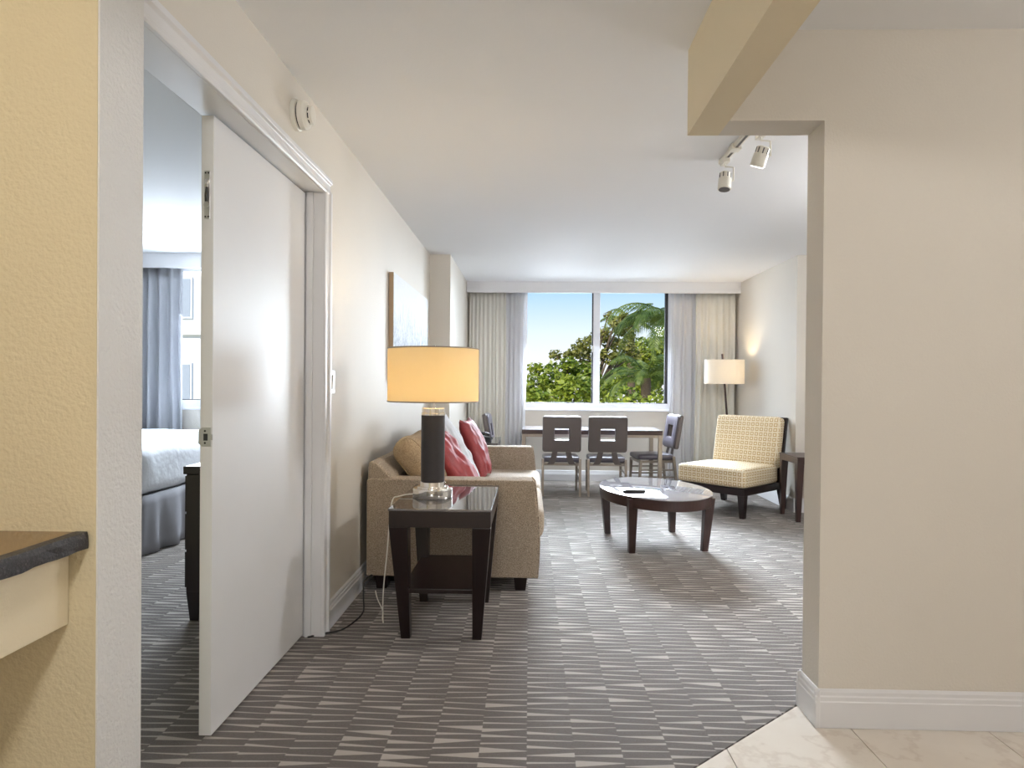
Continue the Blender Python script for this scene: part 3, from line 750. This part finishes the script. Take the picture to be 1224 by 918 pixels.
MB().puff(0, 0, .0105, .165, .048, .020, .007, .001, 6).build('body', M['black_plastic'], rm, smooth=60)
for i in range(8):
    for k in range(3): MB().lathe([(.004, 0), (.004, .002), (.003, .0028)], 8, (-.06+.016*i, -.013+.013*k, .0205)).build('button', M['grey_plastic'], rm)

# ------------------------------------------------------------------ patterned armless chair
AC = thing('lounge_chair', 'armless lounge chair in gold square-patterned fabric by the floor lamp', 'chair', (0, 0, 0), 0)
th = R(43.4); u = Vector((-math.cos(th), -math.sin(th), 0)); vv = Vector((-math.sin(th), math.cos(th), 0))
AW, AD = .70, .80
Bc = Vector((1.93, 6.05, 0)); cen = Bc+vv*(AW/2)-u*(AD/2)
AC.location = cen; AC.rotation_euler = (0, 0, math.atan2(u.y, u.x)+PI/2)      # local -Y = front
MB().box(-AW/2, AW/2, -AD/2, AD/2, .205, .270).build('frame', M['dark_wood'], AC, bevel=.003)
for sx in (-1, 1):
    MB().frustum((sx*(AW/2-.028)-.022, sx*(AW/2-.028)+.022, -AD/2+.006, -AD/2+.05, 0), (sx*(AW/2-.034)-.034, sx*(AW/2-.034)+.034, -AD/2, -AD/2+.068, .206)).build('leg', M['dark_wood'], AC, bevel=.003)
    MB().frustum((sx*(AW/2-.028)-.022, sx*(AW/2-.028)+.022, AD/2-.02, AD/2+.03, 0), (sx*(AW/2-.034)-.034, sx*(AW/2-.034)+.034, AD/2-.068, AD/2, .206)).build('leg', M['dark_wood'], AC, bevel=.003)
MB().puff(0, -.085, .357, AW+.01, AD-.16, .172, .035, .02, 12).build('seat_cushion', M['squares'], AC, smooth=60)
bk = MB().puff(0, 0, .25, AW-.01, .125, .50, .04, 0, 12); bk.xf(Matrix.Translation((0, AD/2-.155, .405)) @ Matrix.Rotation(R(-11), 4, 'X'))
bk.build('back_cushion', M['squares'], AC, smooth=60)
bp = MB().box(-AW/2, AW/2, -.016, .016, -.19, .49); bp.xf(Matrix.Translation((0, AD/2-.072, .410)) @ Matrix.Rotation(R(-11), 4, 'X'))
bp.build('back_panel', M['dark_wood'], AC, bevel=.004)

# ------------------------------------------------------------------ side table by the lounge chair
ST = thing('side_table', 'dark wood side table with tapered legs beside the patterned chair', 'side table', (2.585, 6.165, 0), 0)
w_, d_, h_ = .45, .43, .575
MB().box(-w_/2, w_/2, -d_/2, d_/2, h_-.012, h_).build('top', M['brown_wood'], ST, bevel=.002)
MB().box(-w_/2+.003, w_/2-.003, -d_/2+.003, d_/2-.003, h_-.062, h_-.0122).build('apron', M['brown_wood'], ST, bevel=.002)
for sx in (-1, 1):
    for sy in (-1, 1):
        a0, a1 = sorted((sx*(w_/2-.003), sx*(w_/2-.063))); b0, b1 = sorted((sy*(d_/2-.003), sy*(d_/2-.063)))
        c0, c1 = sorted((sx*(w_/2-.003), sx*(w_/2-.04))); e0, e1 = sorted((sy*(d_/2-.01), sy*(d_/2-.045)))
        MB().frustum((c0, c1, e0, e1, 0), (a0, a1, b0, b1, h_-.061)).build('leg', M['brown_wood'], ST, bevel=.002)

# ------------------------------------------------------------------ floor lamp
FL = thing('floor_lamp', 'floor lamp with white drum shade on a leaning pole in the corner', 'lamp', (2.33, 7.72, 0))
MB().lathe([(.14, 0), (.14, .014), (.13, .02), (.02, .024)], 40).build('base', M['bronze'], FL, smooth=30)
MB().tube([(0, 0, .02), (-.125, 0, 1.49), (-.132, 0, 1.565)], .012, 12).build('pole', M['brown_wood'], FL, smooth=50)
s2 = MB(); cx = -.105; RS2 = .225
s2.lathe([(RS2, 1.222), (RS2, 1.497), (RS2-.003, 1.497), (RS2-.003, 1.222), (RS2, 1.222)], 56, (cx, 0, 0), 'z', 1, .7)
fs_ = s2.build('shade', M['shade_white'], FL, smooth=30, label='white linen drum shade')
MB().lathe([(.010, 1.32), (.015, 1.35), (.015, 1.37), (.0, 1.39)], 16, (-.06, .02, 0)).build('bulb', M['bulb'], FL, smooth=60)
q = MB()
for k in range(3): q.tube([(-.128, 0, 1.49), (cx+(RS2-.002)*math.cos(2*PI*k/3), .7*(RS2-.002)*math.sin(2*PI*k/3), 1.49)], .002, 6)
q.build('spider', M['steel'], fs_)
light('floor_lamp_light', 'POINT', (2.33-.06, 7.72+.02, 1.37), 8.5, (1, .80, .54), shadow_soft_size=.04)

# ------------------------------------------------------------------ wall pieces
art = thing('wall_painting', 'abstract pale blue and white canvas hanging above the sofa', 'painting', (XL, 5.33, 1.585))
MB().box(.004, .036, -.765, .765, -.375, .375).build('stretcher_edge', M['art_edge'], art, bevel=.002)
MB().box(.0361, .038, -.765, .765, -.375, .375).build('canvas', M['art'], art)
sw = thing('light_switch', 'white rocker light switch plate beside the door casing', 'light switch', (XL, 3.262, 1.20))
MB().box(0, .007, -.036, .036, -.058, .058).build('plate', M['white_plastic'], sw, bevel=.002)
MB().frustum((.0071, .011, -.017, .017, -.034), (.0071, .0145, -.017, .017, .034)).build('rocker', M['white_plastic'], sw, bevel=.001)
sd_ = thing('smoke_detector', 'round white smoke detector on the wall above the door', 'smoke detector', (XL, 2.735, 2.295))
MB().lathe([(.063, 0), (.063, .016), (.058, .019)], 40, (0, 0, 0), 'x').build('base_ring', M['white_plastic'], sd_, smooth=30)
MB().lathe([(.052, .0185), (.052, .025)], 40, (0, 0, 0), 'x').build('shadow_gap', M['gasket'], sd_, smooth=30)
MB().lathe([(.058, .025), (.058, .045), (.052, .054), (.038, .060)], 40, (0, 0, 0), 'x').build('body', M['white_plastic'], sd_, smooth=30)
MB().lathe([(.034, .0595), (.034, .066)], 32, (0, 0, 0), 'x').build('vent', M['gasket'], sd_, smooth=30)
MB().lathe([(.038, .066), (.035, .076), (.020, .080)], 32, (0, 0, 0), 'x').build('cap', M['white_plastic'], sd_, smooth=30)
for k in range(8):
    a_ = 2*PI*k/8; MB().box(.059, .067, .0355*math.cos(a_)-.003, .0355*math.cos(a_)+.003, .0355*math.sin(a_)-.003, .0355*math.sin(a_)+.003).build('rib', M['white_plastic'], sd_)

# ------------------------------------------------------------------ track light
TLx = 1.055
TL = thing('track_light', 'white ceiling track light with adjustable spot heads, two of them added as fill', 'track light', (TLx, 3.3, H))
MB().box(-.017, .017, -.76, .44, -.022, 0).build('track', M['white_plastic'], TL, bevel=.002)
MB().box(-.006, .006, -.755, .435, -.0235, -.0215).build('slot', M['grey_plastic'], TL)
MB().box(-.026, .026, .18, .24, -.030, 0).build('connector', M['white_plastic'], TL, bevel=.003)
MB().box(-.020, .020, .425, .445, -.026, 0).build('end_cap', M['white_plastic'], TL, bevel=.002)
def head(dx, dy, d, ln=.10, on=True):
    ad = MB().box(dx-.016, dx+.016, dy-.04, dy+.04, -.046, -.024).build('adapter', M['white_plastic'], TL, bevel=.002)
    hd = MB()
    hd.lathe([(.0, -.045), (.024, -.045), (.030, -.040), (.030, -.012), (.035, -.008), (.036, .05), (.033, .052)], 28)
    T = Matrix.Translation((dx, dy, -.135)) @ Vector(d).to_track_quat('Z', 'Y').to_matrix().to_4x4()
    h_ = hd.xf(T).build('spot_head', M['white_plastic'], TL, smooth=35)
    ln_ = MB().lathe([(.030, .0521), (.030, .054)], 24).xf(T).build('lens', M['led'] if on else M['grey_plastic'], h_)
    fi = MB()
    for k in range(8):
        a0 = 2*PI*k/8; fi.box(.0295*math.cos(a0)-.0025, .0295*math.cos(a0)+.0025, .0295*math.sin(a0)-.0025, .0295*math.sin(a0)+.0025, -.038, -.012)
    fi.xf(T).build('cooling_fin', M['grey_plastic'], h_)
    yk = MB().tube([(dx, dy, -.046), (dx, dy, -.060), (dx+.046, dy, -.064), (dx+.046, dy, -.135), (dx+.036, dy, -.138)], .005, 6)
    yk.build('yoke', M['white_plastic'], TL, smooth=50)
    return T
head(-.005, .37, (-.10, -.15, -1), on=False)
head(.055, -.02, (-.25, .35, -1))
for dy_, d_ in ((-.57, (-.29, 1, -.25)), (-.69, (.20, 1, -.25))):       # two heads added out of view as fill light on the two drapes
    head(0, dy_, d_)
    s_ = light('track_spot_light', 'SPOT', Vector((TLx, 3.3+dy_, H-.135))+Vector(d_).normalized()*.06, 230, (1, .97, .93), spot_size=R(25), spot_blend=.8, shadow_soft_size=.03); aim(s_, d_)
s_ = light('track_spot_light', 'SPOT', (TLx+.03, 3.32, H-.215), 26, (1, .95, .88), spot_size=R(80), spot_blend=.8, shadow_soft_size=.03); aim(s_, (-.25, .35, -1))

# ------------------------------------------------------------------ granite counter by the pier
ct = thing('kitchen_counter', 'brown granite counter with rough dark edge and cream apron', 'counter', (-.942, PY0, 0))
MB().box(-.62, -.012, -1.9, -.001, .842, .872).build('granite_slab', M['granite'], ct, bevel=.004)
eg = MB(); rnd = random.Random(4); n_ = 60
vs = []; fs = []
for k in range(n_+1):
    y_ = -.003-1.895*k/n_
    for zz in (.838, .848, .862, .8725):
        vs.append((-.012+.012+(rnd.uniform(-.0025, .0015) if zz < .87 else -.004), y_, zz+(rnd.uniform(-.002, .002) if zz < .84 else 0)))
    vs.append((-.03, y_, .8725)); vs.append((-.03, y_, .838))
for k in range(n_):
    for e in range(6): fs.append((k*6+e, k*6+(e+1) % 6, k*6+6+(e+1) % 6, k*6+6+e))
fs += [(0, 1, 2, 3, 4, 5), tuple(n_*6+e for e in range(6))]
eg.add(vs, fs).build('chipped_edge', M['granite_edge'], ct, label='rough chipped dark granite edge')
MB().box(-.60, -.045, -1.86, -.001, .672, .841).build('apron', M['wall_yellow'], ct, bevel=.003)
MB().box(-.62, -.57, -1.86, -.001, 0, .672).build('support_panel', M['wall_yellow'], ct)

# ------------------------------------------------------------------ unseen ceiling lamps behind and beside the camera, two added as fill
def dome(label, x, y, e, col):
    d = thing('ceiling_lamp', label, 'ceiling lamp', (x, y, H))
    MB().lathe([(.17, -.025), (.17, 0)], 40).build('canopy', M['white_plastic'], d, smooth=30)
    MB().lathe([(0, -.105), (.06, -.10), (.11, -.082), (.145, -.05), (.155, -.026)], 40).build('diffuser', M['dome'], d, smooth=60)
    light('ceiling_lamp_light', 'POINT', (x, y, H-.17), e, col, shadow_soft_size=.12)
    return d
dome('round opal ceiling lamp over the kitchen counter', -1.75, .15, 8, (1, .78, .44))
dome('unseen round opal lamp added over the entry hall as fill light', -.25, -.9, 78, (1, .99, .99))  # added lamp, lifts the ambient light near the camera
dome('unseen round opal lamp added behind the partition to fill the living room', 2.55, 3.7, 92, (.97, .98, 1))  # added lamp hidden by the partition, ambient light for the living room
dome('round opal ceiling lamp over the tiled foyer', 2.0, .9, 18, (1, .99, .98))

# ------------------------------------------------------------------ bedroom
bed = thing('bed', 'bed with white fitted sheet over a gathered grey skirt', 'bed', (-3.62, 5.36, 0))
BW, BL = 2.0, 1.84
MB().puff(0, 0, .575, BW, BL, .345, .09, .012, 16, .012, 3).build('mattress', M['sheet'], bed, smooth=70, label='mattress in a white fitted sheet')
MB().box(-BW/2+.05, BW/2-.05, -BL/2+.05, BL/2-.05, .10, .405).build('box_base', M['skirt'], bed)
vs = []; fs = []; per = []
cr_ = .10; hx, hy = BW/2-.015, BL/2-.015
def perim(s_):
    segs = []
    for (ax, ay), (bx_, by_) in (((-hx, -hy), (hx-cr_, -hy)), ((hx, -hy+cr_), (hx, hy))): segs.append((ax, ay, bx_, by_))
    return segs
path = [(-hx+(2*hx-cr_)*k/90, -hy) for k in range(91)]+[(hx-cr_+cr_*math.sin(PI/2*k/10), -hy+cr_-cr_*math.cos(PI/2*k/10)) for k in range(1, 10)]+[(hx, -hy+cr_+(2*hy-cr_)*k/90) for k in range(91)]
for k, (px_, py_) in enumerate(path):
    a0 = path[max(k-1, 0)]; a1 = path[min(k+1, len(path)-1)]; tx, ty = a1[0]-a0[0], a1[1]-a0[1]; l_ = math.hypot(tx, ty); nx_, ny_ = ty/l_, -tx/l_
    for q in range(7):
        tt = q/6; off = (.012+.05*tt)*(.6+.8*noise.noise(Vector((k*.16, tt*.8, 1.3))))+.018*tt*math.sin(k*.55+1.5*tt)
        vs.append((px_+nx_*off, py_+ny_*off, .41-.402*tt))
for k in range(len(path)-1):
    for q in range(6): a_ = k*7+q; fs.append((a_, a_+7, a_+8, a_+1))
sk = MB().add(vs, fs).build('bed_skirt', M['skirt'], bed, smooth=70); sk.modifiers.new('thick', 'SOLIDIFY').thickness = .004
dr = thing('dresser', 'dark wood dresser in the bedroom behind the white door', 'dresser', (-1.42, 3.885, 0))
MB().box(-.285, .285, -.60, .60, .15, .735).build('body', M['dark_wood'], dr, bevel=.003)
MB().box(-.297, .290, -.61, .61, .736, .776).build('top', M['dark_wood'], dr, bevel=.004)
for k in range(3):
    for i in range(2):
        f_ = MB().box(-.300, -.2855, -.585+i*.59, -.005+i*.585, .165+k*.19, .345+k*.19).build('drawer', M['dark_wood'], dr, bevel=.003)
        MB().lathe([(.006, -.326), (.012, -.322), (.012, -.312), (.006, -.308), (.006, -.300)], 12, (0, -.295+i*.585, .255+k*.19), 'x').build('knob', M['steel'], f_, smooth=40)
for sx in (-1, 1):
    for sy in (-1, 1):
        MB().frustum((sx*.25-.022, sx*.25+.022, sy*.565-.022, sy*.565+.022, 0), (sx*.25-.035, sx*.25+.035, sy*.565-.035, sy*.565+.035, .151)).build('leg', M['dark_wood'], dr, bevel=.002)

# ------------------------------------------------------------------ outside
GZ = -7.0
struct(MB().box(-90, 90, 8.9, 160, GZ-.3, GZ).build('ground_lawn', M['ground']), 'green lawn far below the window', 'ground')
def leaf_blob(m, c, r, n, ls, rnd, squash=.8):
    for _ in range(n):
        d = Vector((rnd.gauss(0, 1), rnd.gauss(0, 1), rnd.gauss(0, 1))).normalized(); rr = r*(rnd.random()**.33)
        p = Vector(c)+Vector((d.x, d.y, d.z*squash))*rr
        ax = Vector((rnd.uniform(-1, 1), rnd.uniform(-1, 1), rnd.uniform(-.7, .5))).normalized(); up = (d*.8+Vector((rnd.uniform(-1, 1), rnd.uniform(-1, 1), rnd.uniform(0, 1.2)))).normalized()
        sd = ax.cross(up)
        if sd.length < .05: continue
        sd.normalize(); l_ = ls*rnd.uniform(.7, 1.3)
        b0 = len(m.v)
        m.v += [tuple(p-ax*l_*.5), tuple(p+sd*l_*.26-ax*l_*.05), tuple(p+ax*l_*.5), tuple(p-sd*l_*.26-ax*l_*.05)]
        m.f.append((b0, b0+1, b0+2, b0+3))
def tree(name, label, Y, trunk_px, blobs, mat, ls, dens, seed, branches=True):
    rnd = random.Random(seed)
    tp = pix(trunk_px, 470, Y); root = thing(name, label, 'tree', (tp.x, Y, GZ), 0, 'trees outside the living room window')
    m = MB(); tops = []
    for (px_, py_, rp_, dy) in blobs:
        c = pix(px_, py_, Y+dy); r = rp_*(Y+dy)/800
        lc = c-Vector((tp.x, Y, GZ)); leaf_blob(m, lc, r, int(dens*r*r*150), ls, rnd); tops.append(lc)
    f_ = m.build('foliage', mat, root, merge=False); f_['kind'] = 'stuff'
    mid = Vector((0, 0, max(2.5, min(q.z for q in tops)-1.2)))
    MB().tube([(0, 0, 0), (.1, .05, mid.z*.5), tuple(mid)], .24, 8, .15).build('trunk', M['bark'], root, smooth=60)
    for q in tops:
        mm = (mid+q)*.5+Vector((rnd.uniform(-.2, .2), rnd.uniform(-.2, .2), .1))
        MB().tube([tuple(mid-Vector((0, 0, .1))), tuple(mm), tuple(q)], .07, 6, .018).build('branch', M['bark'], root, smooth=60)
    return root
tree('broadleaf_tree', 'bright green broadleaf tree filling the window pane by the linen drape', 17.5, 660,
     [(640, 465, 24, 0), (612, 480, 26, .6), (668, 452, 26, .5), (690, 470, 28, -.4), (655, 490, 30, -.6), (700, 448, 20, .6), (718, 470, 22, 0), (640, 440, 10, .4), (680, 436, 12, .3), (590, 500, 30, 0)], M['leaf_green'], .15, 15, 1)
tree('broadleaf_tree', 'tall thin olive-leaved tree rising behind the green tree', 20, 706,
     [(700, 412, 13, 0), (714, 405, 12, .3), (690, 420, 11, -.2), (680, 425, 8, 0), (664, 424, 8, .4), (722, 398, 10, .2), (735, 385, 9, 0), (731, 410, 11, .5), (742, 395, 9, .6), (728, 425, 13, 0), (705, 432, 14, 0), (745, 378, 7, .2), (727, 376, 5, 0), (752, 398, 9, .3), (748, 412, 12, .3), (755, 425, 12, .4)], M['leaf_olive'], .15, 13, 2)
tree('broadleaf_tree', 'low yellow-green tree under the palms at the window sill', 10.4, 745,
     [(735, 486, 20, 0), (762, 484, 18, .2), (790, 478, 18, 0), (720, 495, 22, .3), (770, 505, 30, 0), (815, 490, 26, 0), (750, 470, 12, .5), (640, 500, 24, .4), (680, 505, 26, 0)], M['leaf_green'], .095, 17, 3)
tree('broadleaf_tree', 'dark green tree behind the palm fronds', 27, 768,
     [(770, 420, 22, 0), (752, 436, 20, .4), (790, 440, 26, 0), (765, 455, 28, 0), (800, 410, 24, .4), (740, 455, 20, 0), (830, 430, 30, 0)], M['leaf_green'], .2, 10, 5)
tree('broadleaf_tree', 'round green tree standing outside beyond the column wall', 23, 520,
     [(520, 450, 34, 0), (560, 465, 32, .5), (480, 460, 34, 0), (540, 490, 40, 0), (450, 480, 40, .5)], M['leaf_green'], .2, 8, 11)
tree('broadleaf_tree', 'round green tree standing outside beyond the floor lamp corner', 21, 900,
     [(880, 440, 34, 0), (930, 450, 36, .5), (850, 470, 32, 0), (900, 485, 42, 0), (970, 470, 40, .3)], M['leaf_green'], .2, 8, 12)
def palm(label, Y, px_, py_, fr, flen, seed, sag=1.0):
    rnd = random.Random(seed); c = pix(px_, py_, Y); root = thing('palm_tree', label, 'palm', (c.x, Y, GZ), 0, 'trees outside the living room window')
    hz = c.z-GZ
    MB().tube([(.25, .1, 0), (.1, .05, hz*.5), (0, 0, hz)], .17, 10, .12).build('trunk', M['bark'], root, smooth=60)
    for k in range(fr):
        az = 2*PI*k/fr+rnd.uniform(-.2, .2); el_ = rnd.uniform(.15, 1.25); ln = flen*rnd.uniform(.8, 1.1); n = 16; p = Vector((0, 0, hz)); pts = [p.copy()]
        h = Vector((math.cos(az), math.sin(az), 0)); e_ = el_
        for q in range(n):
            e_ -= (1.9*sag)/n*(.5+q/n); p = p+(h*math.cos(e_)+Vector((0, 0, math.sin(e_))))*(ln/n); pts.append(p.copy())
        m = MB(); m.tube(pts, .022, 5, .005)
        for q in range(2, int(n*2.5)):
            t_ = q/(n*2.5); i = min(n-1, int(t_*n)); a0 = pts[i].lerp(pts[i+1], t_*n-i); dd = (pts[i+1]-pts[i]).normalized()
            sdv = dd.cross(Vector((0, 0, 1)))
            if sdv.length < .1: sdv = dd.orthogonal()
            sdv.normalize(); ll = .5*flen/2.2*(math.sin(PI*(.12+.85*t_))**.7)
            for sg in (-1, 1):
                tip = a0+(sdv*sg*.75+dd*.55+Vector((0, 0, -.55+rnd.uniform(-.15, .1)))).normalized()*ll
                wv = dd*.011; md = a0.lerp(tip, .5)+Vector((0, 0, .03))
                m.add([a0-wv, a0+wv, md+wv*1.2, tip, md-wv*1.2], [(0, 1, 2, 4), (4, 2, 3)])
        m.build('frond', M['leaf_palm'], root, merge=False)
    return root
palm('leafy palm with drooping fronds at the right-hand pane', 13, 808, 390, 20, 1.75, 3, 1.2)
palm('slim palm with upright tuft rising beside the olive-leaved tree', 22.5, 754, 386, 16, 1.15, 9, .8)
palm('low palm spreading its fronds over the yellow-green tree', 16.2, 772, 452, 14, 1.45, 14, 1.0)
bpy.data.objects['palm_tree']['label'] = 'leafy palm with long drooping fronds beside the sheer curtain'

# pale building across from the bedroom
bd = thing('apartment_building', 'pale apartment block seen through the bedroom window', 'building', (-12.5, 24, GZ))
MB().box(-7, 5, 0, 8, 0, 17).build('wall', M['facade'], bd)
for i in range(8):
    for k in range(5):
        x0 = -6.3+i*1.4; z0_ = 1.2+k*3.1
        f_ = MB().box(x0, x0+.95, -.06, .02, z0_, z0_+1.5).build('window', M['frame_white'], bd)
        MB().box(x0+.07, x0+.45, -.075, -.055, z0_+.07, z0_+1.43).build('pane', M['facade_win'], f_); MB().box(x0+.5, x0+.88, -.075, -.055, z0_+.07, z0_+1.43).build('pane', M['facade_win'], f_)
for k in range(5): MB().box(-7, 5, -.12, 0, .6+k*3.1, .75+k*3.1).build('ledge', M['facade'], bd)
